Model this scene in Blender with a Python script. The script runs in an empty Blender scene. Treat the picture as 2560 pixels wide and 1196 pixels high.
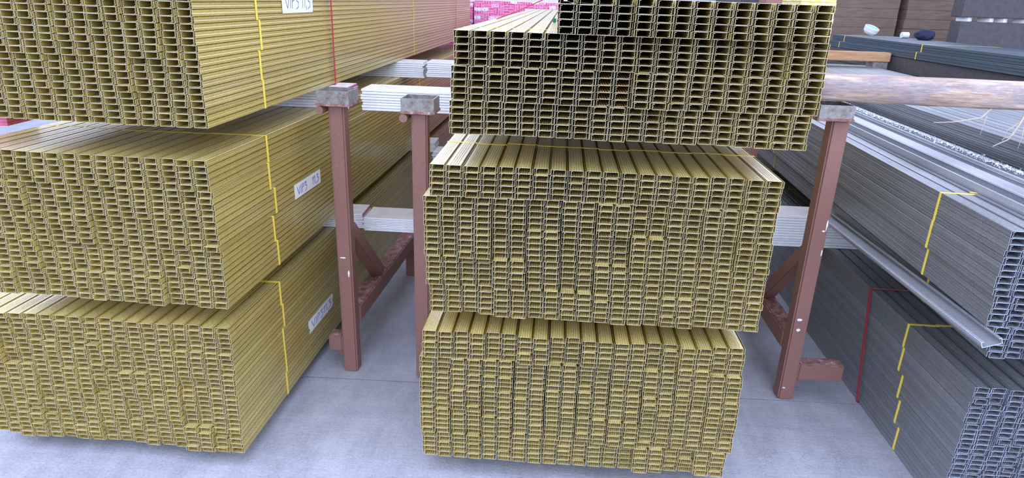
import bpy, bmesh, math, random
from mathutils import Vector, Matrix
R = random.Random(7)
S = bpy.context.scene
COL = S.collection

# ------------------------------------------------------------------ camera, world, exposure
F_PX, PITCH, ROLL, CAM_H = 1644.98, 0.3505, 0.0346, 1.235
cam_d = bpy.data.cameras.new('camera')
cam = bpy.data.objects.new('camera', cam_d)
COL.objects.link(cam)
cam_d.sensor_fit = 'HORIZONTAL'
cam_d.sensor_width = 36.0
cam_d.lens = F_PX / 2560 * 36.0
cam_d.clip_start = 0.02
cp, sp, cr, sr = math.cos(PITCH), math.sin(PITCH), math.cos(ROLL), math.sin(ROLL)
right = Vector((1, 0, 0)); fwd = Vector((0, cp, -sp)); up = Vector((0, sp, cp))
r2 = cr * right + sr * up; u2 = -sr * right + cr * up
YAW0 = Matrix.Rotation(.0636, 4, 'Z')      # the room is laid out square to the centre stacks
cam.matrix_world = YAW0 @ Matrix(((r2.x, u2.x, -fwd.x, 0), (r2.y, u2.y, -fwd.y, 0), (r2.z, u2.z, -fwd.z, CAM_H), (0, 0, 0, 1)))
S.camera = cam

world = bpy.data.worlds.new('overcast_sky')
S.world = world
world.use_nodes = True
bg = world.node_tree.nodes['Background']
bg.inputs['Color'].default_value = (0.81, 0.90, 1.22, 1)
bg.inputs['Strength'].default_value = 2.0

S.view_settings.view_transform = 'Standard'
S.view_settings.look = 'None'
S.view_settings.gamma = 1.0
S.view_settings.use_curve_mapping = False
S.view_settings.exposure = 0.80


# ------------------------------------------------------------------ materials
def srgb(r, g, b):
    f = lambda c: (c / 255 / 12.92) if c / 255 <= 0.04045 else ((c / 255 + 0.055) / 1.055) ** 2.4
    return (f(r), f(g), f(b), 1)


class NT:
    def __init__(self, name):
        self.m = bpy.data.materials.new(name)
        self.m.use_nodes = True
        self.t = self.m.node_tree
        self.b = self.t.nodes['Principled BSDF']

    def n(self, kind, **kw):
        nd = self.t.nodes.new(kind)
        for k, v in kw.items():
            if k in nd.inputs:
                nd.inputs[k].default_value = v
            else:
                setattr(nd, k, v)
        return nd

    def l(self, a, b):
        self.t.links.new(a, b)

    def coords(self, scale=(1, 1, 1), kind='Object'):
        tc = self.n('ShaderNodeTexCoord')
        mp = self.n('ShaderNodeMapping')
        mp.inputs['Scale'].default_value = scale
        self.l(tc.outputs[kind], mp.inputs['Vector'])
        return mp.outputs['Vector']

    def noise(self, vec, scale, detail=4, rough=0.6):
        nd = self.n('ShaderNodeTexNoise')
        nd.inputs['Scale'].default_value = scale
        nd.inputs['Detail'].default_value = detail
        nd.inputs['Roughness'].default_value = rough
        self.l(vec, nd.inputs['Vector'])
        return nd.outputs['Fac']

    def ramp(self, fac, stops):
        nd = self.n('ShaderNodeValToRGB')
        e = nd.color_ramp.elements
        while len(e) < len(stops):
            e.new(0.5)
        for el, (p, c) in zip(e, stops):
            el.position = p
            el.color = c
        self.l(fac, nd.inputs['Fac'])
        return nd.outputs['Color']

    def mix(self, fac, a, b, mode='MIX'):
        nd = self.n('ShaderNodeMix')
        nd.data_type = 'RGBA'
        nd.blend_type = mode
        for s, i in ((fac, 0), (a, 6), (b, 7)):
            if isinstance(s, (int, float)):
                nd.inputs[i].default_value = s
            elif isinstance(s, tuple):
                nd.inputs[i].default_value = s
            else:
                self.l(s, nd.inputs[i])
        return nd.outputs[2]

    def bump(self, h, strength=0.3, dist=0.002):
        nd = self.n('ShaderNodeBump')
        nd.inputs['Strength'].default_value = strength
        nd.inputs['Distance'].default_value = dist
        self.l(h, nd.inputs['Height'])
        self.l(nd.outputs['Normal'], self.b.inputs['Normal'])

    def set(self, col=None, rough=None, metal=None, spec=None):
        for key, v in (('Base Color', col), ('Roughness', rough), ('Metallic', metal), ('Specular IOR Level', spec)):
            if v is None:
                continue
            if isinstance(v, (int, float, tuple)):
                self.b.inputs[key].default_value = v
            else:
                self.l(v, self.b.inputs[key])
        return self.m


def profile_metal(name, c1, c2, rough, metal, jitter=0.12, coat=0.0):
    k = NT(name)
    v = k.coords((900, 260, 900))
    sp_ = k.noise(v, 1.0, 2, 0.5)
    col = k.ramp(sp_, [(0.35, c1), (0.65, c2)])
    oi = k.n('ShaderNodeObjectInfo')

    def span(x, lo, hi):
        mr = k.n('ShaderNodeMapRange')
        mr.inputs['To Min'].default_value = lo
        mr.inputs['To Max'].default_value = hi
        k.l(x, mr.inputs['Value'])
        return mr.outputs['Result']

    def math_(op, a, b=None):
        nd = k.n('ShaderNodeMath')
        nd.operation = op
        for i, x in enumerate((a, b)):
            if x is None:
                continue
            if isinstance(x, (int, float)):
                nd.inputs[i].default_value = x
            else:
                k.l(x, nd.inputs[i])
        return nd.outputs[0]
    hs = k.n('ShaderNodeHueSaturation')
    k.l(span(oi.outputs['Random'], 1 - jitter, 1 + jitter), hs.inputs['Value'])
    k.l(col, hs.inputs['Color'])
    rr = span(k.noise(k.coords((40, 3, 40)), 1.0, 3), rough - 0.08, rough + 0.1)
    # rolled knurling: four toothed bands along the web, plus paint grain
    tc = k.n('ShaderNodeTexCoord')
    sx = k.n('ShaderNodeSeparateXYZ')
    k.l(tc.outputs['Object'], sx.inputs[0])
    ph = math_('MULTIPLY', math_('ADD', sx.outputs['X'], .0192 - .009), 2 * math.pi / .0055)
    band = math_('GREATER_THAN', math_('COSINE', ph), 0.1)
    inside = math_('MULTIPLY', math_('GREATER_THAN', sx.outputs['X'], .0065 - .0192), math_('LESS_THAN', sx.outputs['X'], .028 - .0192))
    web = math_('GREATER_THAN', sx.outputs['Z'], .0055)
    mask = math_('MULTIPLY', math_('MULTIPLY', band, inside), web)
    teeth = math_('MULTIPLY', math_('SINE', math_('ADD', math_('MULTIPLY', sx.outputs['Y'], 2 * math.pi / .0032), math_('MULTIPLY', k.noise(k.coords((30, 8, 30)), 1.0, 2), 9.0))), .0006)
    h = math_('ADD', math_('MULTIPLY', teeth, mask), math_('MULTIPLY', sp_, .00016))
    nd = k.n('ShaderNodeBump')
    nd.inputs['Strength'].default_value = 0.8
    nd.inputs['Distance'].default_value = 1.0
    k.l(h, nd.inputs['Height'])
    k.l(nd.outputs['Normal'], k.b.inputs['Normal'])
    if coat:
        k.b.inputs['Coat Weight'].default_value = coat
        k.b.inputs['Coat IOR'].default_value = 1.75
        k.b.inputs['Coat Roughness'].default_value = 0.2
    lum = k.n('ShaderNodeHueSaturation')           # sky glints off the rolled bands, painted as a paler tone
    lum.inputs['Saturation'].default_value = 0.8
    lum.inputs['Value'].default_value = 1.3
    k.l(hs.outputs['Color'], lum.inputs['Color'])
    rmix = k.n('ShaderNodeMix')
    k.l(mask, rmix.inputs[0])
    k.l(rr, rmix.inputs[2])
    rmix.inputs[3].default_value = 0.55
    return k.set(k.mix(mask, hs.outputs['Color'], lum.outputs['Color']), rmix.outputs[0], metal)


M = {}
M['gold'] = profile_metal('gold_painted_steel', srgb(162, 142, 70), srgb(206, 186, 106), 0.36, 0.3, coat=.6)
M['gold_glint'] = profile_metal('gold_steel_glint_tint', srgb(196, 162, 84), srgb(224, 196, 120), 0.22, 0.75)  # lighter, glossier gold copy: light glinting inside one bundle, put into its colour
M['steel'] = profile_metal('galvanised_steel', srgb(116, 120, 124), srgb(152, 156, 161), 0.34, 0.5)
M['steel_lit'] = profile_metal('galvanised_steel_lit_tint', srgb(150, 154, 160), srgb(182, 187, 194), 0.34, 0.5)  # paler steel copy; overhead light on the loose channels put into the colour
M['steel_dark'] = profile_metal('dull_galvanised_steel', srgb(58, 74, 82), srgb(84, 100, 108), 0.5, 0.5)


def simple(name, c, rough=0.6, metal=0.0, c2=None, scale=40, bump=0.0, vec=(1, 1, 1)):
    k = NT(name)
    if c2 is None and not bump:
        return k.set(c, rough, metal)
    f = k.noise(k.coords(vec), scale, 5)
    if c2 is not None:
        c = k.ramp(f, [(0.3, c), (0.7, c2)])
    if bump:
        k.bump(f, bump, 0.003)
    return k.set(c, rough, metal)


M['gold_edge'] = simple('cut_gold_edge', srgb(192, 184, 154), 0.45, 0.1)
M['steel_edge'] = simple('cut_steel_edge', srgb(190, 202, 220), 0.4, 0.3)
M['yellow_strap'] = simple('yellow_plastic_strap', srgb(240, 214, 84), 0.45)
M['pale_strap'] = simple('pale_yellow_strap', srgb(236, 222, 130), 0.45)
M['red_strap'] = simple('red_plastic_strap', srgb(176, 36, 56), 0.4)
M['tape'] = simple('paper_masking_tape', srgb(226, 226, 226), 0.7, 0, srgb(238, 238, 236), 300, 0.2)
M['ink'] = simple('blue_marker_ink', srgb(38, 50, 158), 0.5)
M['gypsum'] = simple('gypsum_board_core', srgb(222, 226, 232), 0.85, 0, srgb(238, 240, 242), 60, 0.25)
M['gypsum_tan'] = simple('gypsum_board_paper_face', srgb(196, 190, 188), 0.8, 0, srgb(216, 212, 208), 25)
M['pink_paper'] = simple('pink_edge_paper', srgb(168, 62, 100), 0.6, 0, srgb(196, 96, 130), 60)
M['plastic_white'] = simple('white_plastic', srgb(226, 232, 234), 0.4)
M['teal'] = simple('teal_plastic', srgb(104, 196, 206), 0.4)
M['navy'] = simple('navy_cloth', srgb(34, 38, 66), 0.8)
M['rope'] = simple('dry_fibre', srgb(172, 158, 140), 0.9)
M['dust'] = simple('plaster_crumbs', srgb(226, 232, 244), 0.9)
M['green'] = simple('green_tape', srgb(28, 120, 70), 0.5)


def red_paint():
    k = NT('red_oxide_painted_steel')
    v = k.coords((1, 1, 1))
    f = k.noise(v, 600, 3)
    c = k.ramp(f, [(0.3, srgb(116, 80, 70)), (0.7, srgb(146, 106, 95))])
    g = k.noise(v, 14, 6, 0.75)
    m = k.ramp(g, [(0.66, (0, 0, 0, 1)), (0.72, (1, 1, 1, 1))])
    c = k.mix(m, c, srgb(162, 122, 118))
    k.bump(f, 0.25, 0.001)
    return k.set(c, 0.5, 0.0)


M['red_steel'] = red_paint()


def weld_grey():
    k = NT('scuffed_bare_steel')
    v = k.coords((1, 1, 1))
    f = k.noise(v, 70, 6, 0.7)
    c = k.ramp(f, [(0.3, srgb(112, 80, 68)), (0.45, srgb(126, 124, 120)), (0.75, srgb(160, 160, 158))])
    k.bump(f, 0.6, 0.003)
    return k.set(c, 0.5, 0.25)


M['bare_steel'] = weld_grey()


def dusty_red():
    k = NT('dusty_red_oxide')
    v = k.coords((1, 1, 1))
    f = k.noise(v, 40, 6, 0.75)
    c = k.ramp(f, [(0.4, srgb(118, 62, 56)), (0.58, srgb(150, 120, 116)), (0.7, srgb(206, 198, 200))])
    return k.set(c, 0.7)


M['dusty_red'] = dusty_red()


def timber(name, a, b, c3, stain, amount=0.8):
    k = NT(name)
    f = k.noise(k.coords((2.2, 26, 26)), 1.6, 7, 0.7)
    c = k.ramp(f, [(0.32, a), (0.5, b), (0.66, c3)])
    m = k.ramp(k.noise(k.coords((3.0, 9, 13)), 1.5, 5, 0.6), [(0.46, (0, 0, 0, 1)), (0.6, (amount, amount, amount, 1))])
    c = k.mix(m, c, stain)
    w = k.ramp(k.noise(k.coords((7, 16, 16)), 2.6, 6, 0.75), [(0.6, (0, 0, 0, 1)), (0.72, (.7, .7, .7, 1))])
    c = k.mix(w, c, c3)
    fine = k.noise(k.coords((30, 260, 260)), 1.0, 4, 0.7)
    c = k.mix(0.25, c, k.ramp(fine, [(0.35, a), (0.65, c3)]))
    k.bump(k.mix(0.5, f, fine), 0.6, 0.006)
    return k.set(c, 0.75)


M['timber'] = timber('weathered_pale_timber', srgb(112, 88, 74), srgb(182, 154, 134), srgb(218, 202, 190), srgb(122, 118, 126))
M['timber_tan'] = timber('tan_timber', srgb(160, 116, 78), srgb(196, 152, 110), srgb(210, 170, 130), srgb(170, 130, 96), .4)
M['timber_dark'] = timber('dark_batten_timber', srgb(70, 56, 46), srgb(96, 78, 64), srgb(120, 100, 84), srgb(60, 52, 48), .4)


def concrete():
    k = NT('trowelled_concrete')
    v = k.coords((1, 1, 1))
    big = k.noise(v, 1.3, 6, 0.62)
    mid = k.noise(k.coords((6, 2.5, 6)), 1.6, 6, 0.7)
    fine = k.noise(v, 130, 4, 0.7)
    c = k.ramp(big, [(0.3, srgb(136, 138, 148)), (0.52, srgb(158, 160, 170)), (0.72, srgb(176, 178, 188))])
    c = k.mix(0.5, c, k.ramp(mid, [(0.34, srgb(118, 120, 132)), (0.5, srgb(158, 160, 170)), (0.66, srgb(190, 192, 202))]))
    sw = k.noise(k.coords((2.0, 14, 1)), 2.2, 7, 0.75)
    c = k.mix(0.16, c, k.ramp(sw, [(0.36, srgb(112, 114, 126)), (0.64, srgb(192, 194, 204))]))
    c = k.mix(0.25, c, k.ramp(fine, [(0.35, srgb(110, 112, 122)), (0.6, srgb(180, 182, 190))]))
    sp_ = k.noise(v, 120, 3, 0.6)
    c = k.mix(k.ramp(sp_, [(0.735, (0, 0, 0, 1)), (0.76, (1, 1, 1, 1))]), c, srgb(222, 226, 236))
    # thin dark scrawled scuffs
    sv = k.noise(k.coords((1, 1, 1)), 2.6, 7, 0.8)
    sc = k.ramp(sv, [(0.492, (0, 0, 0, 1)), (0.5, (1, 1, 1, 1)), (0.508, (0, 0, 0, 1))])
    mk = k.ramp(k.noise(v, 1.9, 2), [(0.56, (0, 0, 0, 1)), (0.7, (1, 1, 1, 1))])
    sm = k.mix(1.0, sc, mk, 'MULTIPLY')
    sm2 = k.mix(1.0, sm, (0.5, 0.5, 0.5, 1), 'MULTIPLY')
    c = k.mix(sm2, c, srgb(92, 84, 100))
    hh = k.mix(0.35, k.mix(0.5, mid, sw), fine)
    k.bump(hh, 0.6, 0.009)
    rr = k.ramp(big, [(0.3, (0.45, 0.45, 0.45, 1)), (0.7, (0.62, 0.62, 0.62, 1))])
    return k.set(c, rr, 0.0, 0.4)


M['concrete'] = concrete()
M['joint'] = simple('joint_filler', srgb(112, 112, 120), 0.9, 0, srgb(190, 192, 202), 50)
M['dark_board'] = simple('dark_grey_board_edge', srgb(70, 66, 70), 0.8, 0, srgb(86, 82, 86), 30)
M['brown_board'] = simple('brown_board', srgb(122, 102, 88), 0.8, 0, srgb(152, 132, 116), 6, 0, (1, 1, 8))
M['black_gap'] = simple('black_rubber', srgb(22, 20, 22), 0.9)
M['wall'] = simple('warehouse_wall_sheet', srgb(96, 94, 96), 0.7, 0.1, srgb(116, 114, 116), 2)
M['roof'] = simple('warehouse_roof_sheet', srgb(118, 120, 124), 0.6, 0.2)
M['yard'] = simple('yard_concrete', srgb(150, 148, 144), 0.85, 0, srgb(170, 168, 164), 2)


def pink_print():
    k = NT('pink_printed_wrap')
    tc = k.n('ShaderNodeTexCoord')
    sx = k.n('ShaderNodeSeparateXYZ')
    k.l(tc.outputs['Object'], sx.inputs[0])
    cb = k.n('ShaderNodeCombineXYZ')
    k.l(sx.outputs['X'], cb.inputs['X']); k.l(sx.outputs['Z'], cb.inputs['Y'])

    def brick(c1, c2, mortar, bw, rh, ms, off):
        b = k.n('ShaderNodeTexBrick')
        b.offset = off
        b.inputs['Color1'].default_value = c1
        b.inputs['Color2'].default_value = c2
        b.inputs['Mortar'].default_value = mortar
        b.inputs['Scale'].default_value = 1
        b.inputs['Brick Width'].default_value = bw
        b.inputs['Row Height'].default_value = rh
        b.inputs['Mortar Size'].default_value = ms
        b.inputs['Bias'].default_value = 0.0
        k.l(cb.outputs[0], b.inputs['Vector'])
        return b.outputs['Color']
    ch = k.n('ShaderNodeTexChecker')
    ch.inputs['Scale'].default_value = 1 / .085
    k.l(cb.outputs[0], ch.inputs['Vector'])
    swap = k.n('ShaderNodeCombineXYZ')
    k.l(sx.outputs['Z'], swap.inputs['X']); k.l(sx.outputs['X'], swap.inputs['Y'])
    vm = k.n('ShaderNodeMix'); vm.data_type = 'VECTOR'
    k.l(ch.outputs['Fac'], vm.inputs[0]); k.l(cb.outputs[0], vm.inputs[4]); k.l(swap.outputs[0], vm.inputs[5])
    flat = cb
    class _V: outputs = [vm.outputs[1]]
    cb = _V
    pink = brick(srgb(204, 66, 128), srgb(226, 116, 162), srgb(238, 160, 198), 0.078, 0.021, 0.003, 0.37)
    cb = flat
    lab = brick((0, 0, 0, 1), (1, 1, 1, 1), (0, 0, 0, 1), 0.062, 0.034, 0.003, 0.61)
    lab = k.ramp(lab, [(0.72, (0, 0, 0, 1)), (0.74, (1, 1, 1, 1))])
    ink = k.noise(cb.outputs[0], 60, 2)
    white = k.mix(k.ramp(ink, [(0.56, (0, 0, 0, 1)), (0.6, (1, 1, 1, 1))]), srgb(240, 226, 240), srgb(120, 140, 196))
    return k.set(k.mix(lab, pink, white), 0.5)


M['pink_print'] = pink_print()


def yellow_label():
    k = NT('yellow_printed_paper')
    f = k.noise(k.coords((4, 4, 10)), 6, 3)
    c = k.ramp(f, [(0.4, srgb(226, 204, 90)), (0.55, srgb(236, 228, 170)), (0.6, srgb(222, 222, 214))])
    return k.set(c, 0.6)


M['yellow_label'] = yellow_label()


# ------------------------------------------------------------------ mesh helpers
def link(o, parent=None):
    COL.objects.link(o)
    if parent:
        o.parent = parent
    return o


def mesh_of(name, bm, mats):
    me = bpy.data.meshes.new(name)
    bm.normal_update()
    bm.to_mesh(me)
    bm.free()
    for m in mats if isinstance(mats, (list, tuple)) else [mats]:
        me.materials.append(m)
    return me


def obj(name, bm, mats, parent=None, loc=(0, 0, 0), rot=(0, 0, 0)):
    o = bpy.data.objects.new(name, mesh_of(name, bm, mats))
    o.location = loc
    o.rotation_euler = rot
    return link(o, parent)


def inst(name, me, parent=None, loc=(0, 0, 0), rot=(0, 0, 0)):
    o = bpy.data.objects.new(name, me)
    o.location = loc
    o.rotation_euler = rot
    return link(o, parent)


def empty(name, loc, yaw=0.0):
    o = bpy.data.objects.new(name, None)
    o.empty_display_size = 0.05
    o.location = loc
    o.rotation_euler = (0, 0, yaw)
    return link(o)


def tag(o, label, cat, group=None):
    o['label'] = label
    o['category'] = cat
    if group:
        o['group'] = group
    return o


def struct(o):
    o['kind'] = 'structure'
    return o


def box(bm, x0, x1, y0, y1, z0, z1, mat=0, bev=0.0):
    vs = [bm.verts.new(p) for p in ((x0, y0, z0), (x1, y0, z0), (x1, y1, z0), (x0, y1, z0), (x0, y0, z1), (x1, y0, z1), (x1, y1, z1), (x0, y1, z1))]
    fs = [bm.faces.new([vs[i] for i in f]) for f in ((3, 2, 1, 0), (4, 5, 6, 7), (0, 1, 5, 4), (1, 2, 6, 5), (2, 3, 7, 6), (3, 0, 4, 7))]
    for f in fs:
        f.material_index = mat
    if bev:
        es = list({e for f in fs for e in f.edges})
        bmesh.ops.bevel(bm, geom=es, offset=bev, segments=2, affect='EDGES', material=-1)
    return fs


def prism(bm, pts, y0, y1, mat=0):
    """closed polygon in x,z swept along y"""
    a = [bm.verts.new((x, y0, z)) for x, z in pts]
    b = [bm.verts.new((x, y1, z)) for x, z in pts]
    n = len(pts)
    fs = [bm.faces.new([a[i], a[(i + 1) % n], b[(i + 1) % n], b[i]]) for i in range(n)]
    fs += [bm.faces.new(a[::-1]), bm.faces.new(b)]
    for f in fs:
        f.material_index = mat
    bmesh.ops.recalc_face_normals(bm, faces=fs)
    return fs


def beam_between(bm, p, q, w, h, upv=(0, 0, 1), mat=0, bev=0.003):
    p, q = Vector(p), Vector(q)
    d = (q - p).normalized()
    s = d.cross(Vector(upv)).normalized()
    u = s.cross(d).normalized()
    vs = []
    for base in (p, q):
        for a, b in ((-1, -1), (1, -1), (1, 1), (-1, 1)):
            vs.append(bm.verts.new(base + s * a * w / 2 + u * b * h / 2))
    fs = [bm.faces.new([vs[i] for i in f]) for f in ((3, 2, 1, 0), (4, 5, 6, 7), (0, 1, 5, 4), (1, 2, 6, 5), (2, 3, 7, 6), (3, 0, 4, 7))]
    for f in fs:
        f.material_index = mat
    bmesh.ops.recalc_face_normals(bm, faces=fs)
    if bev:
        bmesh.ops.bevel(bm, geom=list({e for f in fs for e in f.edges}), offset=bev, segments=2, affect='EDGES')


def tube(bm, pts, r0, r1=None, n=6):
    r1 = r0 if r1 is None else r1
    rings = []
    pts = [Vector(p) for p in pts]
    for i, p in enumerate(pts):
        d = (pts[min(i + 1, len(pts) - 1)] - pts[max(i - 1, 0)]).normalized()
        s = d.cross(Vector((0.3, 0.2, 0.93))).normalized()
        u = s.cross(d)
        r = r0 + (r1 - r0) * i / (len(pts) - 1)
        rings.append([bm.verts.new(p + (s * math.cos(2 * math.pi * k / n) + u * math.sin(2 * math.pi * k / n)) * r) for k in range(n)])
    for a, b in zip(rings, rings[1:]):
        for k in range(n):
            bm.faces.new([a[k], a[(k + 1) % n], b[(k + 1) % n], b[k]])
    bm.faces.new(rings[0][::-1]); bm.faces.new(rings[-1])
    bmesh.ops.recalc_face_normals(bm, faces=bm.faces)


# ------------------------------------------------------------------ setting
bm = bmesh.new(); box(bm, -9, 9, -1.0, 12, -0.12, -0.012)
floor = struct(obj('floor', bm, M['joint']))
bm = bmesh.new()
N = 40


def slab(y0f, y1f):
    bm = bmesh.new()
    xs = [-9 + 18 * i / N for i in range(N + 1)]
    rows = []
    for fy, z in ((y0f, -0.02), (y0f, 0), (y1f, 0), (y1f, -0.02)):
        rows.append([bm.verts.new((x, fy(x), z)) for x in xs])
    for a, b in zip(rows, rows[1:]):
        for i in range(N):
            bm.faces.new([a[i], a[i + 1], b[i + 1], b[i]])
    return bm


jr = [R.uniform(-.006, .006) for _ in range(N + 1)]
joint = lambda x: 1.945 + 0.036 * (x - 0.67) + jr[int(round((x + 9) / 18 * N)) % (N + 1)] * 0.5
obj('concrete_slab', slab(lambda x: -1.0, lambda x: joint(x) - 0.003), M['concrete'], floor)
obj('concrete_slab', slab(lambda x: joint(x) + 0.003, lambda x: 12.0), M['concrete'], floor)
bm = bmesh.new(); box(bm, -40, 40, -60, 60, -0.3, -0.13); struct(obj('floor_yard', bm, M['yard']))  # unseen ground outside, put in to bounce light from below
bm = bmesh.new(); box(bm, -9, 9, 12, 12.2, -.1, 3.1); struct(obj('wall_back', bm, M['wall']))  # back wall is unseen; height set to limit sky reflected in stack tops
bm = bmesh.new(); box(bm, -9.2, -9, -1, 12.2, -.1, 3); struct(obj('wall_left', bm, M['wall']))
bm = bmesh.new(); box(bm, 9, 9.2, -1, 12.2, -.1, 3); struct(obj('wall_right', bm, M['wall']))
bm = bmesh.new(); box(bm, -9.2, 9.2, 3.0, 8.0, 5.2, 5.3); struct(obj('ceiling', bm, M['roof']))  # unseen roof strip, ended short so sky light reaches and reflects in the stacks

# ------------------------------------------------------------------ channels and bundles
W, HR = 0.040, 0.0151           # pitch of one cell across and up
CW, CH = 0.0384, 0.0146         # one nested pair of channels
T = 0.00065


def channel_mesh(name, L, mats):
    """C channel: web on top with three rolled grooves, beaded flanges, one lip; origin at the centre of its nested pair"""
    a, b = -CW / 2, -CW / 2 + 0.0338
    t, lo = CH / 2, -CH / 2
    path = [(a, lo + .0009), (a, lo + .006), (a + .0005, lo + .0075), (a, lo + .009), (a, t - .0006), (a + .0006, t)]
    for gx in (.009, .0145, .020, .0255):
        path += [(a + gx - .0012, t), (a + gx, t - .00045), (a + gx + .0012, t)]
    path += [(b - .0009, t), (b, t - .0009), (b, lo + .0092), (b - .0009, lo + .0077), (b, lo + .0062), (b, lo + .0024), (b - .0040, lo + .0024)]
    n = len(path)
    inner = []
    for i, (x, z) in enumerate(path):
        def nrm(p, q):
            dx, dz = q[0] - p[0], q[1] - p[1]
            l = math.hypot(dx, dz)
            return (dz / l, -dx / l)
        ns = []
        if i > 0: ns.append(nrm(path[i - 1], path[i]))
        if i < n - 1: ns.append(nrm(path[i], path[i + 1]))
        nx, nz = sum(v[0] for v in ns), sum(v[1] for v in ns)
        l2 = nx * nx + nz * nz
        s = len(ns) / l2 if len(ns) == 2 else 1.0
        s = min(s, 1.5)
        inner.append((x + nx * T * s, z + nz * T * s))
    bm = bmesh.new()
    ring = path + inner[::-1]
    r0 = [bm.verts.new((x, 0, z)) for x, z in ring]
    r1 = [bm.verts.new((x, L, z)) for x, z in ring]
    m = len(ring)
    for i in range(m):
        bm.faces.new([r0[i], r0[(i + 1) % m], r1[(i + 1) % m], r1[i]])
    for i in range(n - 1):
        f = bm.faces.new([r0[i], r0[m - 1 - i], r0[m - 2 - i], r0[i + 1]]); f.material_index = 1
        f = bm.faces.new([r1[i], r1[i + 1], r1[m - 2 - i], r1[m - 1 - i]]); f.material_index = 1
    bmesh.ops.recalc_face_normals(bm, faces=bm.faces)
    return mesh_of(name, bm, mats)


ME = {
    'gold': channel_mesh('gold_channel', 3.66, [M['gold'], M['gold_edge']]),
    'gold_long': channel_mesh('gold_channel_long', 4.3, [M['gold'], M['gold_edge']]),
    'gold_glint': channel_mesh('gold_channel_glint', 3.66, [M['gold_glint'], M['gold_edge']]),
    'steel': channel_mesh('steel_channel', 3.66, [M['steel'], M['steel_edge']]),
    'steel_dark': channel_mesh('dull_steel_channel', 3.66, [M['steel_dark'], M['steel_edge']]),
}


def strap_mesh(name, w, h, width, mat, t=0.0007):
    """rectangular strap loop around x 0..w, z 0..h"""
    bm = bmesh.new()
    o = [(-t, -t * .2), (w + t, -t * .2), (w + t, h + t), (-t, h + t)]
    i = [(0, t * .3), (w, t * .3), (w, h), (0, h)]
    v = []
    for y in (-width / 2, width / 2):
        v.append([bm.verts.new((x, y, z)) for x, z in o]); v.append([bm.verts.new((x, y, z)) for x, z in i])
    o0, i0, o1, i1 = v
    for k in range(4):
        j = (k + 1) % 4
        bm.faces.new([o0[k], o0[j], o1[j], o1[k]])
        bm.faces.new([i0[k], i0[j], i1[j], i1[k]])
        bm.faces.new([o0[k], o0[j], i0[j], i0[k]])
        bm.faces.new([o1[k], o1[j], i1[j], i1[k]])
    bmesh.ops.recalc_face_normals(bm, faces=bm.faces)
    return mesh_of(name, bm, mat)


BW = 2 * W
_straps = {}


def get_strap(rows, mat, w=BW):
    key = (rows, mat, round(w, 4))
    if key not in _straps:
        _straps[key] = strap_mesh('strap', w - .0006, rows * HR - .0006, 0.010, M[mat], .0006)
    return _straps[key]


def bundle(name, loc, yaw, me, label, group, rows=5, straps=(.30, 1.8, 3.3), smat='yellow_strap', pitch=W, dyj=.0022, drop=0.0):
    e = empty(name, loc, yaw)
    tag(e, label, 'bundle', group)
    for c in range(2):
        sway = max(-.0001, min(.0001, R.gauss(0, .0001)))
        for r in range(rows):
            x = (c + .5) * pitch + max(-.0004, min(.0004, R.gauss(0, .0004))) + sway * (r - 2)
            z = (r + .5) * HR + R.gauss(0, .00012)
            dy = R.gauss(0, dyj)
            if R.random() < .03:
                dy += R.uniform(-.005, .004)
            tilt = R.gauss(0, .006)
            for k in range(2):
                inst('channel', me, e, (x, dy + R.gauss(0, .0012), z), (0, (math.pi if k else 0) + tilt, 0))
    sm = get_strap(rows, smat, 2 * pitch)
    for y in straps:
        inst('strap', sm, e, (.0003, y + R.gauss(0, .006), .0003))
    return e


ORD = ['first', 'second', 'third', 'fourth', 'fifth', 'sixth', 'seventh', 'eighth', 'ninth', 'tenth', 'eleventh', 'twelfth', 'thirteenth']


def nth(i, n, a='left', b='right'):
    return 'leftmost' if i == 0 else 'rightmost' if i == n - 1 else f'{ORD[i]} from left'


def lay(i, n):
    return 'top layer' if i == 0 else 'bottom layer' if i == n - 1 else f'{ORD[i]} layer down'


YC = -.0636
axc = Vector((math.cos(YC), math.sin(YC), 0)); ayc = Vector((-math.sin(YC), math.cos(YC), 0))

# centre stacks: per layer (x, y, width factor, columns of cells) from top to bottom
CENTRE = [
    ('lower centre stack', .0611, [(-.2195, 1.484, 1.012, 20), (-.2285, 1.483, 1.027, 20), (-.2300, 1.482, 1.031, 20), (-.2284, 1.481, 1.029, 20), (-.2236, 1.480, 1.006, 20)], .26),
    ('middle centre stack', .4909, [(-.1986, 1.496, 1.012, 20), (-.2134, 1.492, 1.027, 20), (-.2131, 1.492, 1.031, 20), (-.2081, 1.489, 1.023, 20), (-.2006, 1.485, 1.011, 20)], .26),
    ('upper centre stack', .941, [(.0783, 1.462, 1.010, 14), (-.1439, 1.500, 1.002, 20), (-.1498, 1.492, 1.005, 20), (-.1517, 1.492, .992, 20)], .16),
]
for sname, z0, layers, s1 in CENTRE:
    nl = len(layers)
    for li, (x, y, wf, nc) in enumerate(layers):
        nb = nc // 2
        for b in range(nb):
            p = Vector((x, y, z0 + (nl - 1 - li) * 5 * HR)) + axc * (b * BW * wf) + ayc * max(-.012, min(.012, R.gauss(0, .005)))
            bright = sname.startswith('upper') and li == 2 and b == 4
            lab = f'strapped gold channel bundle, {nth(b, nb)}, {lay(li, nl)} of {sname}'
            if bright:
                lab = 'gold channel bundle with bright glinting insides, third layer of upper centre stack'
            bundle('gold_channel_bundle', p, YC, ME['gold_glint' if bright else 'gold'], lab,
                   f'gold bundles of the {sname}', straps=(s1, 1.75, 3.4), pitch=W * (1 + (wf - 1) * .5))

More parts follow.
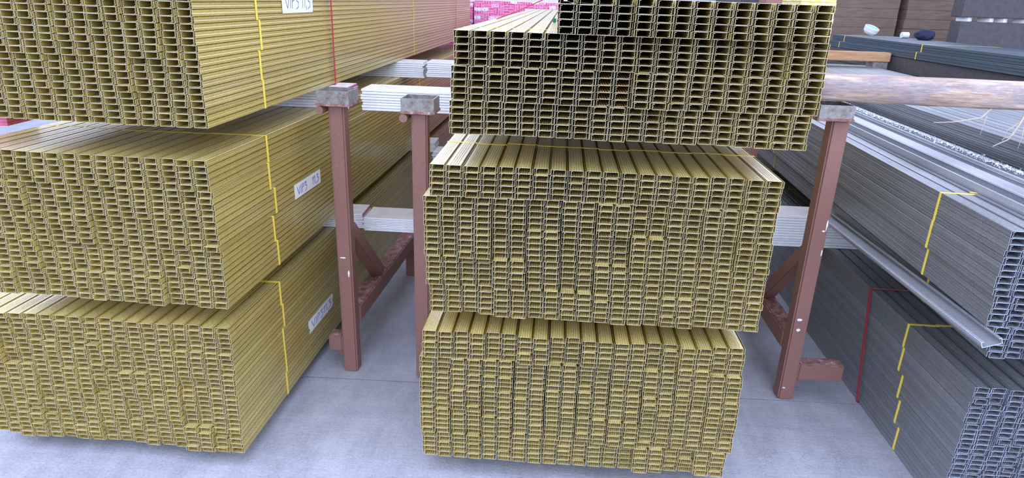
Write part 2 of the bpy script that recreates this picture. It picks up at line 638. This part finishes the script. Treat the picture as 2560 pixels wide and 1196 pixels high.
# left stacks: right front bottom edge per layer, top to bottom
LEFT = [
    ('lower left stack', .045, -.080, [(-.7085, 1.484), (-.7085, 1.482), (-.7085, 1.480), (-.7085, 1.480), (-.7085, 1.478)], 9),
    ('middle left stack', .480, -.085, [(-.713, 1.488), (-.709, 1.486), (-.707, 1.486), (-.704, 1.484), (-.702, 1.482)], 8),
    ('upper left stack', .934, -.067, [(-.702, 1.486), (-.701, 1.486), (-.699, 1.484), (-.698, 1.484)], 8),
]


def nth_r(i):
    return 'rightmost' if i == 0 else f'{ORD[i]} from right'


def stroke_text(parent, strokes, u0, v0, su, sv, width=.0019, x=.0007):
    """pen strokes laid in the local y (along) and z (up) of the tape"""
    bm = bmesh.new()
    for st in strokes:
        pts = [(u0 + u * su, v0 + v * sv) for u, v in st]
        for (a, b), (c, d) in zip(pts, pts[1:]):
            l = math.hypot(c - a, d - b) or 1e-6
            nx, ny = -(d - b) / l * width / 2, (c - a) / l * width / 2
            ex, ey = (c - a) / l * width * .3, (d - b) / l * width * .3
            q = [(a - ex + nx, b - ey + ny), (c + ex + nx, d + ey + ny), (c + ex - nx, d + ey - ny), (a - ex - nx, b - ey - ny)]
            vs = [[bm.verts.new((xx, yy, zz)) for yy, zz in q] for xx in (x - .0003, x)]
            bm.faces.new(vs[1]); bm.faces.new(vs[0][::-1])
            for k in range(4):
                bm.faces.new([vs[0][k], vs[0][(k + 1) % 4], vs[1][(k + 1) % 4], vs[1][k]])
    bmesh.ops.recalc_face_normals(bm, faces=bm.faces)
    o = obj('handwriting', bm, M['ink'], parent)
    o['label'] = 'blue handwriting reading VIP3 11,3'
    return o


V = [[(0, 1), (.28, 0), (.5, 1)]]
I = [[(.05, 1), (.0, 0)]]
Pp = [[(.05, 1), (0, 0)], [(.05, 1), (.3, .95), (.32, .7), (.03, .55)]]
Three = [[(0, .92), (.3, 1), (.12, .6), (.34, .5), (.3, .1), (.02, -.08)]]
One = [[(-.12, .72), (.06, 1), (.02, 0)]]
Com = [[(.05, .15), (.0, -.15)]]


def vip(gap):
    out = []
    for g, off in ((V, 0), (I, .62), (Pp, .82), (Three, 1.28), (One, 1.86 + gap), (One, 2.16 + gap), (Com, 2.36 + gap), (Three, 2.54 + gap)):
        out += [[(u + off, v) for u, v in s] for s in g]
    return out


def tape_label(e, xr, y0, y1, z0, z1, gap, ragged):
    """paper tape on the right side of a bundle, following the flanges; x = xr is the side face"""
    bm = bmesh.new()
    n = 12
    fr, bk = [], []
    for j in range(5):
        z = z0 + (z1 - z0) * j / 4
        ra, rb = [], []
        for i in range(n + 1):
            jag = (R.uniform(-.004, .004) if i in (0, n) else 0) * ragged
            y = y0 + (y1 - y0) * i / n + jag
            xx = xr + .0006 + (.0002 if (i + j) % 2 else 0)
            ra.append(bm.verts.new((xx, y, z))); rb.append(bm.verts.new((xr + .0002, y, z)))
        fr.append(ra); bk.append(rb)
    for j in range(4):
        for i in range(n):
            bm.faces.new([fr[j][i], fr[j][i + 1], fr[j + 1][i + 1], fr[j + 1][i]])
            bm.faces.new([bk[j][i], bk[j + 1][i], bk[j + 1][i + 1], bk[j][i + 1]])
    for i in range(n):
        bm.faces.new([fr[0][i], bk[0][i], bk[0][i + 1], fr[0][i + 1]]); bm.faces.new([fr[4][i], fr[4][i + 1], bk[4][i + 1], bk[4][i]])
    for j in range(4):
        bm.faces.new([fr[j][0], fr[j + 1][0], bk[j + 1][0], bk[j][0]]); bm.faces.new([fr[j][n], bk[j][n], bk[j + 1][n], fr[j + 1][n]])
    bmesh.ops.recalc_face_normals(bm, faces=bm.faces)
    t = obj('tape_label', bm, M['tape'], e)
    t['label'] = 'white paper tape with VIP3 11,3 written in blue'
    L, Hh = y1 - y0, z1 - z0
    stroke_text(t, vip(gap), y0 + L * .09, z0 + Hh * .22, L * .82 / (2.88 + gap), Hh * .56, x=xr + .0013)
    return t


for sname, z0, yaw, layers, nb in LEFT:
    nl = len(layers)
    ax = Vector((math.cos(yaw), math.sin(yaw), 0)); ay = Vector((-math.sin(yaw), math.cos(yaw), 0))
    total = 5 if sname.startswith('upper') else nl
    for li, (x, y) in enumerate(layers):
        for b in range(nb):
            jy = 0 if b == 0 else max(-.008, min(.008, R.gauss(0, .004)))
            p = Vector((x, y, z0 + (nl - 1 - li) * 5 * HR)) - ax * ((b + 1) * BW * 1.006) + ay * jy
            lname = lay(li, nl) if total == nl else (['highest visible layer', 'second visible layer down', 'third visible layer down', 'bottom layer'][li])
            e = bundle('gold_channel_bundle', p, yaw, ME['gold_long'],
                       f'strapped gold channel bundle, {nth_r(b)}, {lname} of {sname}',
                       f'gold bundles of the {sname}', straps=(.30, 2.15, 3.55), dyj=.0020)
            if b == 0:
                key = (sname.split()[0], li)
                if key == ('upper', 0):
                    tape_label(e, BW, .474, .710, .014, .073, .25, .4)
                elif key == ('middle', 2):
                    tape_label(e, BW, .446, .659, .001, .047, .9, .2)
                elif key == ('lower', 3):
                    tape_label(e, BW, .486, .711, .030, .078, 0, 1.6)

# right hand steel stacks
YG, YT = -.0656, -.095


def steel_stack(sname, o, yaw, ncol, nlay, offs, me='steel', rows=5, straps=(.30, 1.8, 3.3), jit=.006, adj='grey', slant=0.0):
    ax = Vector((math.cos(yaw), math.sin(yaw), 0)); ay = Vector((-math.sin(yaw), math.cos(yaw), 0))
    for li in range(nlay):
        for b in range(ncol):
            p = Vector(o) + Vector((0, 0, (nlay - 1 - li) * rows * HR)) + ax * (b * BW * 1.006 + offs[li]) + ay * (R.gauss(0, jit) if b else 0)
            sl = tuple(q + slant * (nlay / 2 - .5 - li) for q in straps)
            where = f'{nth(b, ncol)}, {lay(li, nlay)} of {sname}' if nlay > 2 else f'{nth(b, ncol)}, {["upper", "lower"][li]} layer, {sname}'
            bundle('steel_channel_bundle', p, yaw, ME[me], f'strapped {adj} steel channel bundle, {where}', f'steel bundles of the {sname}', rows=rows, straps=sl)


steel_stack('lower right stack', (1.145, 1.400, .002), YG, 4, 5, [0, 0, .001, .001, .002], slant=.022)
steel_stack('upper right stack', (1.067, 1.3285, .5045), YT, 4, 4, [-.0085, -.0089, -.0017, .0170])
steel_stack('flat far right stack', (1.415, 1.10, .732), YT, 8, 2, [0, 0.004], straps=(.5, 2.9), jit=.004)
steel_stack('dark back stack', (2.44, 1.95, .958), -.02, 6, 2, [.03, 0], me='steel_dark', rows=3, straps=(2.35, 3.45), adj='dull dark')


# ------------------------------------------------------------------ stack-high red straps
def stack_strap(name, loc, yaw, w, h, y, label, lean=0.0):
    me = strap_mesh(name, w, h, .012, M['red_strap'], .0012)
    o = inst(name, me, None, Vector(loc) + Vector((-math.sin(yaw), math.cos(yaw), 0)) * y, (lean, 0, yaw))
    o.scale.z = 1 / math.cos(lean)
    return tag(o, label, 'strap')


axl = Vector((math.cos(-.067), math.sin(-.067), 0))
stack_strap('red_strap', Vector((-.698, 1.484, .9335)) - axl * (8 * BW * 1.006 + .006) + Vector((.001, 0, 0)), -.067, 8 * BW * 1.006 + .011, 20 * HR + .002, .855, 'red plastic strap around the upper left gold stack, nearest one')
stack_strap('red_strap', Vector((-.698, 1.484, .9335)) - axl * (8 * BW * 1.006 + .006) + Vector((.001, 0, 0)), -.067, 8 * BW * 1.006 + .011, 20 * HR + .002, 3.50, 'red plastic strap around far end of the upper left gold stack')
axg = Vector((math.cos(YG), math.sin(YG), 0))
stack_strap('red_strap', Vector((1.145, 1.400, .0012)) - axg * .003, YG, 4 * BW * 1.006 + .010, 25 * HR + .002, .50, 'red plastic strap around the lower right grey steel stack', -.22)
bm = bmesh.new()
tube(bm, [(-.075, 2.30, 1.1705), (-.02, 2.36, 1.19), (.08, 2.45, 1.235), (.15, 2.50, 1.246), (.30, 2.52, 1.2465)], .002, n=5)
tag(obj('red_twine', bm, M['red_strap']), 'thin red cord slanting up across the top of the upper centre stack', 'cord')
bm = bmesh.new()
box(bm, .101, .111, 2.10, 2.12, 1.1695, 1.183, bev=.002)
tag(obj('green_tape_scrap', bm, M['green']), 'small green tape scrap on the upper centre stack beside its raised layer', 'scrap')


# ------------------------------------------------------------------ gypsum board spacers
def spacer(label, x0, x1, y0, y1, z0, n=8, t=.009, yaw=0.0, end_mat=None, core='gypsum', group='gypsum board spacers between the stacks'):
    e = empty('gypsum_spacer', (x0, y0, z0), yaw)
    tag(e, label, 'spacer', group)
    for i in range(n):
        bm = bmesh.new()
        j0, j1, k = R.uniform(-.004, .004), R.uniform(-.004, .004), R.uniform(-.0015, .0015)
        box(bm, j0, x1 - x0 + j1, k, y1 - y0 + k, i * t + .0003, (i + 1) * t - .0006, bev=.0012)
        for f in bm.faces:
            c = f.calc_center_median()
            if f.normal.z > .9 or f.normal.z < -.9:
                f.material_index = 1
            if end_mat and f.normal.x > .7:
                f.material_index = 2
        obj('gypsum_board', bm, [M[core], M['gypsum_tan'], M[end_mat] if end_mat else M['gypsum']], e)
    return e


spacer('white gypsum board pack between upper and middle left stacks, front one', -1.16, -.575, 2.30, 2.42, .8580, 8, .0093, -.03, 'pink_paper')
spacer('white gypsum board pack under the upper centre stack, front left end showing', -.515, .66, 2.20, 2.33, .8690, 8, .0089, -.05)
spacer('white gypsum board pack between upper and middle left stacks, rear one', -1.10, -.455, 3.28, 3.42, .8580, 8, .0093, -.03)
spacer('white gypsum board pack under the upper centre stack, rear one', -.435, .70, 3.22, 3.36, .8690, 8, .0089, -.05)
spacer('white gypsum board pack between middle and lower left stacks', -1.20, -.545, 2.30, 2.42, .4230, 8, .0069, -.03, 'pink_paper')
spacer('white gypsum board pack under the middle centre stack, left end showing', -.530, .72, 2.21, 2.34, .4400, 8, .0062, -.05)
spacer('white gypsum board pack under the upper right grey stack, beside rack post', .80, 1.62, 2.37, 2.50, .3800, 12, .0103, -.03)
spacer('white gypsum board pack under the middle centre stack, rear one', -.42, .76, 3.30, 3.43, .4400, 6, .0083, -.05)
spacer('gypsum board pack with purple edge at far left between stacks', -1.80, -1.405, 1.80, 1.92, .8580, 8, .0093, 0, 'pink_paper', core='pink_paper')
spacer('white gypsum board pack under the upper right grey stack, rear one', 1.28, 1.72, 3.60, 3.73, .3800, 12, .0103, -.03)
spacer('white gypsum board pack between middle and lower left stacks, rear one', -1.12, -.44, 3.6, 3.73, .4230, 6, .0092, -.03)

# timber battens under the lowest stacks
for (x0, x1, y, h, lab) in ((-1.28, -.70, 2.10, .044, 'low dark timber batten under the lower left stack, front'), (-1.2, -.56, 4.0, .044, 'low dark timber batten under the lower left stack, rear'),
                            (-.17, .62, 2.25, .060, 'low dark timber batten under the lower centre stack, front'), (-.06, .74, 4.3, .060, 'low dark timber batten under the lower centre stack, rear')):
    bm = bmesh.new(); box(bm, x0, x1, y, y + .07, 0, h, bev=.003)
    tag(obj('timber_batten', bm, M['timber_dark']), lab, 'batten', 'timber battens under the lowest stacks')


# ------------------------------------------------------------------ rack stands
def stand(label, x, y, h, arm, foot_yaw, foot_len, size=.050, yaw=-.05, knob=True, capx=0.0, braced=True):
    e = empty('rack_stand', (x, y, 0), yaw)
    tag(e, label, 'stand', 'red oxide rack stands between the stacks')
    s = size / 2
    bm = bmesh.new(); box(bm, -s, s, -s, s, 0, h - .045, bev=.005)
    obj('post', bm, M['red_steel'], e)
    bm = bmesh.new(); box(bm, capx - .052, capx + .052, -.05, .05, h - .045, h - .037, bev=.0015)
    obj('cap_plate', bm, M['dusty_red'], e)
    bm = bmesh.new()
    a, zb, zt = .049, h - .037, h
    box(bm, capx - a, capx + a, -.047, -.043, zb, zt, 0)
    box(bm, capx - a, capx + a, .043, .047, zb, zt, 0)
    box(bm, capx - a, capx - a + .004, -.043, .043, zb, zt, 0)
    box(bm, capx + a - .004, capx + a, -.043, .043, zb, zt, 0)
    o = obj('cap_tray', bm, M['bare_steel'], e)
    o['label'] = 'scuffed bare steel open tray on the post top'
    bm = bmesh.new(); tube(bm, [(-s - .018, -.048, h - .058), (-s - .018, .02, h - .058)], .0125, n=12)
    if knob:
        obj('hinge_pin', bm, M['red_steel'], e)
    else:
        bm.free()
    if arm:
        x0, x1 = (s, arm) if arm > 0 else (arm, -s)
        bm = bmesh.new(); box(bm, x0, x1, -.025, .025, .078, .137, bev=.004)
        for f in bm.faces:
            if f.normal.z > .9: f.material_index = 1
        obj('side_arm', bm, [M['red_steel'], M['dusty_red']], e)
        d = 1 if arm > 0 else -1
        bm = bmesh.new(); prism(bm, [(d * s, .078), (d * s, .046), (d * (s + .05), .078)], -.004, .004)
        obj('gusset', bm, M['red_steel'], e)
    if braced:
        f = Vector((-math.sin(foot_yaw - yaw), math.cos(foot_yaw - yaw), 0))
        bm = bmesh.new(); beam_between(bm, f * (s - .002) + Vector((0, 0, .202)), f * foot_len + Vector((0, 0, .202)), .058, .062, bev=.004)
        for fc in bm.faces:
            if fc.normal.z > .9: fc.material_index = 1
        obj('foot_beam', bm, [M['red_steel'], M['dusty_red']], e)
        bm = bmesh.new(); beam_between(bm, f * (s - .004) + Vector((0, 0, .515)), f * .32 + Vector((0, 0, .232)), .046, .046, bev=.004)
        obj('brace', bm, M['red_steel'], e)
        bm = bmesh.new(); box(bm, -.03, .03, -.03, .03, 0, .171, bev=.003)
        obj('rear_foot', bm, M['red_steel'], e, f * (foot_len - .05), (0, 0, foot_yaw - yaw))
    return e


ST = [stand('reddish steel rack stand with empty cap beside the left gold stacks', -.541, 2.006, .962, -.072, -.10, .90, .048, -.08)]
ST += [stand('reddish steel rack stand with empty cap at left of the centre stacks', -.287, 1.978, .952, 0, -.06, .90, .048, -.06, braced=False)]
ST += [stand('reddish steel rack stand carrying a timber, right of the centre stacks', .935, 1.925, .982, .172, -.055, .85, .050, -.02, knob=False, capx=-.028)]
ST += [stand('far rack stand holding a tan timber bearer behind the right stacks', 2.415, 4.60, .915, 0, 0, .8, .11, 0, knob=False, braced=False)]

def splash(parent, x, z, w, h, front):
    bm = bmesh.new()
    n = 14
    rim = [(x + w * math.cos(2 * math.pi * k / n) * R.uniform(.55, 1.1), z + h * math.sin(2 * math.pi * k / n) * R.uniform(.55, 1.1)) for k in range(n)]
    a = [bm.verts.new((p, front, q)) for p, q in rim]
    b = [bm.verts.new((x + (p - x) * .8, front - .0007, z + (q - z) * .8)) for p, q in rim]
    for k in range(n):
        bm.faces.new([a[k], a[(k + 1) % n], b[(k + 1) % n], b[k]])
    bm.faces.new(b)
    bmesh.ops.recalc_face_normals(bm, faces=bm.faces)
    o = obj('paint_splash', bm, M['dust'], parent)
    o['label'] = 'white splash on the post'


for x, z, w, h in ((-.006, .298, .011, .005), (-.004, .262, .008, .006), (-.012, .046, .006, .0025), (.019, .62, .003, .022), (.020, .53, .003, .016), (.012, .60, .006, .003)):
    splash(ST[2], x, z, w, h, -.0251)
for x, z, w, h in ((-.004, .425, .012, .003), (.012, .37, .003, .016)):
    splash(ST[0], x, z, w, h, -.0241)

# timber across the right stand
bm = bmesh.new()
n, seg = 12, 26
L = 1.75
rings = []
for i in range(seg + 1):
    t = i / seg
    hh = .036 + .003 * math.sin(t * 3 + .4) + .004 * t
    ww = .040 + .002 * math.sin(t * 5)
    cz = .004 * math.sin(t * 2.2 + .5)
    ring = []
    for k in range(n):
        a = 2 * math.pi * k / n
        c, s_ = math.cos(a), math.sin(a)
        ex = .55
        ring.append(bm.verts.new((t * L, ww * math.copysign(abs(c) ** ex, c) + R.gauss(0, .0006), cz + hh * math.copysign(abs(s_) ** ex, s_) + R.gauss(0, .0006))))
    rings.append(ring)
for a, b in zip(rings, rings[1:]):
    for k in range(n):
        bm.faces.new([a[k], a[(k + 1) % n], b[(k + 1) % n], b[k]])
bm.faces.new(rings[0]); bm.faces.new(rings[-1])
bmesh.ops.recalc_face_normals(bm, faces=bm.faces)
for f in bm.faces: f.smooth = True
tb = tag(obj('timber_beam', bm, M['timber'], None, (.82, 1.925, 1.0255), (0, .012, -.015)), 'weathered pale timber beam lying across the right rack stand cap', 'beam')
for pts, r in (([(.62, -.03, -.034), (.58, -.06, -.055), (.50, -.075, -.068), (.44, -.08, -.072)], .0028), ([(.60, -.05, -.05), (.585, -.07, -.075), (.58, -.075, -.10)], .0012),
               ([(.72, -.03, -.038), (.69, -.06, -.07), (.66, -.075, -.11), (.62, -.08, -.13)], .0032), ([(.715, -.04, -.045), (.675, -.07, -.095), (.64, -.08, -.11)], .0016), ([(.715, -.04, -.045), (.70, -.07, -.10), (.695, -.075, -.135)], .0018),
               ([(.70, -.05, -.06), (.655, -.07, -.085), (.645, -.075, -.115)], .0014)):
    bm = bmesh.new(); tube(bm, [(x - .10, y, z) for x, y, z in pts], r, r * .35, 5)
    obj('splinter', bm, M['rope'], tb)


# ------------------------------------------------------------------ loose open channels on the right
def open_channel(label, p, yaw, L, w, h, t=.0014, flip=False, group='loose open channels on the upper right stack', mat='steel_lit', pitch=0.0, roll=0.0):
    bm = bmesh.new()
    s = -1 if flip else 1
    b0 = h if flip else 0
    lip = .006
    outer = [(lip, s * h), (0, s * h), (0, 0), (w, 0), (w, s * h), (w - lip, s * h)]
    inner = [(lip, s * (h - t)), (t, s * (h - t)), (t, s * t), (w - t, s * t), (w - t, s * (h - t)), (w - lip, s * (h - t))]
    ring = outer + inner[::-1]
    r0 = [bm.verts.new((x, 0, b0 + z)) for x, z in ring]; r1 = [bm.verts.new((x, L, b0 + z)) for x, z in ring]
    m = len(ring); n = len(outer)
    for i in range(m):
        bm.faces.new([r0[i], r0[(i + 1) % m], r1[(i + 1) % m], r1[i]])
    for i in range(n - 1):
        f = bm.faces.new([r0[i], r0[m - 1 - i], r0[m - 2 - i], r0[i + 1]]); f.material_index = 1
        f = bm.faces.new([r1[i], r1[i + 1], r1[m - 2 - i], r1[m - 1 - i]]); f.material_index = 1
    bmesh.ops.recalc_face_normals(bm, faces=bm.faces)
    return tag(obj('loose_channel', bm, [M[mat], M['steel_edge']], None, p, (pitch, roll, yaw)), label, 'channel', group)


ZT = .5045 + 20 * HR + .0008
open_channel('loose grey steel channel lying open side up against the upper right stack', (1.030, 1.275, .5535), -.082, 1.06, .042, .014, group=None, pitch=-.047, roll=-.36)
xs = [(.085, .050, .020, False), (.137, .050, .020, True), (.190, .042, .016, False), (.235, .050, .022, False), (.289, .034, .014, True)]
for i, (dx, w, h, fl) in enumerate(xs):
    open_channel(f'loose grey channel on top of the upper right stack, {["nearest its left edge", "second from its left edge", "third from its left edge", "fourth from its left edge", "fifth from its left edge"][i]}',
                 Vector((1.070, 1.3285, ZT)) + Vector((math.cos(YT), math.sin(YT), 0)) * dx + Vector((-math.sin(YT), math.cos(YT), 0)) * (-.05 + .03 * i), YT + R.uniform(-.002, .002), 3.3, w, h, flip=fl)

# plaster crumbs along the loose channels
bm = bmesh.new()
for k in range(1700):
    t = R.random()
    y = 1.75 + 1.5 * t
    x = 1.40 + .085 * (y - 1.75) + R.gauss(0, .013) - .012
    s = R.uniform(.0004, .0015) * (2.2 if R.random() < .06 else 1)
    z = ZT + .0225
    vs = [bm.verts.new((x + s * a, y + s * b, z + s * c)) for a, b, c in ((-1, -1, 0), (1, -.8, 0), (.8, 1, 0), (-1, .9, 0), (.1, 0, 1.1))]
    for q in ((0, 1, 4), (1, 2, 4), (2, 3, 4), (3, 0, 4)):
        bm.faces.new([vs[i] for i in q])
    bm.faces.new([vs[i] for i in (3, 2, 1, 0)])
o = tag(obj('plaster_crumbs', bm, M['dust']), 'line of white plaster crumbs along the loose channels on the right stack', 'crumbs')
o['kind'] = 'stuff'

# ------------------------------------------------------------------ background
bm = bmesh.new()
a = .0375
box(bm, -a, a, -a, a, 0, 5.2, bev=.004)
tag(obj('steel_column', bm, M['red_steel'], None, (1.068, 3.0, 0)), 'red oxide steel column rising behind the centre stacks', 'column')


def board_stack(name, label, x0, x1, y0, y1, z0, z1, t, mat, yaw=0, cat='board stack', jit=.006, skip=()):
    e = empty(name, (x0, y0, z0), yaw)
    tag(e, label, cat)
    n = int(round((z1 - z0) / t))
    for i in range(n):
        if i in skip:
            continue
        bm = bmesh.new()
        j = R.uniform(-jit, jit)
        box(bm, j, x1 - x0 + j, R.uniform(-jit, jit), y1 - y0, i * t + .0006, (i + 1) * t - .0006, bev=.001)
        obj('board', bm, M[mat], e)
    return e


board_stack('dark_filler_stack', 'added dark board stack filling the shaded void under the dull steel bundles, right', 2.50, 3.10, 2.1, 5.9, 0, .956, .0956, 'dark_board')  # boards added to give the dark void below the dull bundles
board_stack('dark_filler_stack', 'low dark board stack under the flat far right stack', 1.66, 2.1, 1.5, 4.5, 0, .731, .0731, 'dark_board')
# brown board stacks behind
board_stack('brown_board_stack', 'brown board stack at back right, left of the dark gap', 3.1, 3.78, 7.0, 8.2, 0, 1.8, .09, 'brown_board')
board_stack('brown_board_stack', 'brown board stack at back right, right of the dark gap', 3.86, 4.75, 7.0, 8.2, 0, 1.8, .09, 'brown_board')
board_stack('brown_board_stack', 'dark brown board stack at back, left of the brown stacks', 2.2, 3.04, 7.0, 7.9, 0, 1.8, .12, 'dark_board')
# dark grey panel stack with spacer blocks
e = empty('panel_pack', (3.22, 5.1, 0), 0)
tag(e, 'large dark grey panel pack in two tiers split by pale blocks, far right', 'panel pack')
bm = bmesh.new(); box(bm, 0, 2.2, 0, .12, 0, 1.185, bev=.004); obj('lower_panel_tier', bm, M['dark_board'], e)
bm = bmesh.new(); box(bm, -.01, 2.2, 0, .12, 1.215, 2.0, bev=.004); obj('upper_panel_tier', bm, M['dark_board'], e)
for i in range(8):
    bm = bmesh.new(); box(bm, 0, .045, -.0, .09, 1.185, 1.215, bev=.002)
    o = obj('spacer_block', bm, M['gypsum'], e, (.06 + .13 * i + (.03 if i % 2 else 0), .01, 0), (0, 0, .5))

# bearer under the dull bundles
bm = bmesh.new(); box(bm, 0, .52, -.04, .04, 0, .06, bev=.004)
tag(obj('timber_bearer', bm, M['timber_tan'], None, (1.96, 4.6, .917), (0, .0, 0)), 'tan timber bearer on the far rack stand behind the right stacks', 'bearer')

# things on the dull bundles
e = empty('plastic_tub', (2.75, 5.45, 1.071), 0)
e.scale = (.85, .85, .85)
e.rotation_euler = (.42, 0, .5)
tag(e, 'small white plastic tub with teal inside on the dull steel bundles', 'tub')
bm = bmesh.new()
prof = [(.05, 0), (.062, .02), (.066, .055), (.060, .058), (.055, .02), (.0, .012)]
nn = 20
prev = None
for r_, z_ in prof:
    ring = [bm.verts.new((r_ * math.cos(2 * math.pi * k / nn), r_ * math.sin(2 * math.pi * k / nn), z_)) for k in range(nn)] if r_ else [bm.verts.new((0, 0, z_))]
    if prev:
        for k in range(nn):
            if len(ring) == 1:
                f = bm.faces.new([prev[k], prev[(k + 1) % nn], ring[0]])
            else:
                f = bm.faces.new([prev[k], prev[(k + 1) % nn], ring[(k + 1) % nn], ring[k]])
    prev = ring
bmesh.ops.recalc_face_normals(bm, faces=bm.faces)
obj('tub_body', bm, M['plastic_white'], e)
bm = bmesh.new()
ring = [bm.verts.new((.0545 * math.cos(2 * math.pi * k / nn), .0545 * math.sin(2 * math.pi * k / nn), .050)) for k in range(nn)]
bm.faces.new(ring)
obj('teal_filling', bm, M['teal'], e)
bm = bmesh.new(); tube(bm, [(0, 0, .022), (.05, 0, .022)], .022, n=14)
tag(obj('paper_roll', bm, M['plastic_white'], None, (2.88, 5.22, 1.0495)), 'small white roll beside the navy bag on the dull bundles', 'roll')
bm = bmesh.new(); bmesh.ops.create_icosphere(bm, subdivisions=3, radius=1)
for v in bm.verts:
    p = v.co
    k = 1 + .08 * math.sin(7 * p.x + 3 * p.y) * math.cos(5 * p.z)
    v.co = Vector((.065 + .068 * k * p.x, .05 + .05 * k * p.y, max(.0, .034 + .042 * k * p.z)))
tag(obj('navy_bag', bm, M['navy'], None, (2.86, 4.98, 1.0495), (0, 0, -.2)), 'small navy cloth bag on the dull dark steel bundles', 'bag')

# pink printed board packs
for i, (x0, x1, y, z1, lab) in enumerate(((-.395, .62, 6.0, 1.21, 'pink printed board pack behind the upper centre stack'), (-1.6, -.41, 6.1, 1.20, 'pink printed board pack behind the upper left stack'))):
    e = empty('printed_board_pack', (x0, y, 0))
    tag(e, lab, 'board pack', 'pink printed board packs at the back')
    for k in range(4):
        bm = bmesh.new(); box(bm, 0, x1 - x0, 0, 1.2, .003 + k * z1 / 4, (k + 1) * z1 / 4 - .002, bev=.003)
        obj('wrapped_tier', bm, M['pink_print'], e)
board_stack('white_board_stack', 'white gypsum board stack behind the pink printed packs', -2.0, 3.0, 8.05, 9.2, 0, 1.6, .1, 'gypsum')
board_stack('yellow_label_pack', 'yellow labelled board pack behind the right end of upper centre stack', 1.72, 1.935, 4.3, 4.7, .884, 1.304, .03, 'yellow_label')

# square the things up with the room
for o in list(COL.objects):
    if o.parent is None and o.type != 'CAMERA' and o.get('kind') != 'structure':
        o.location = YAW0 @ o.location
        o.rotation_euler.z += .0636
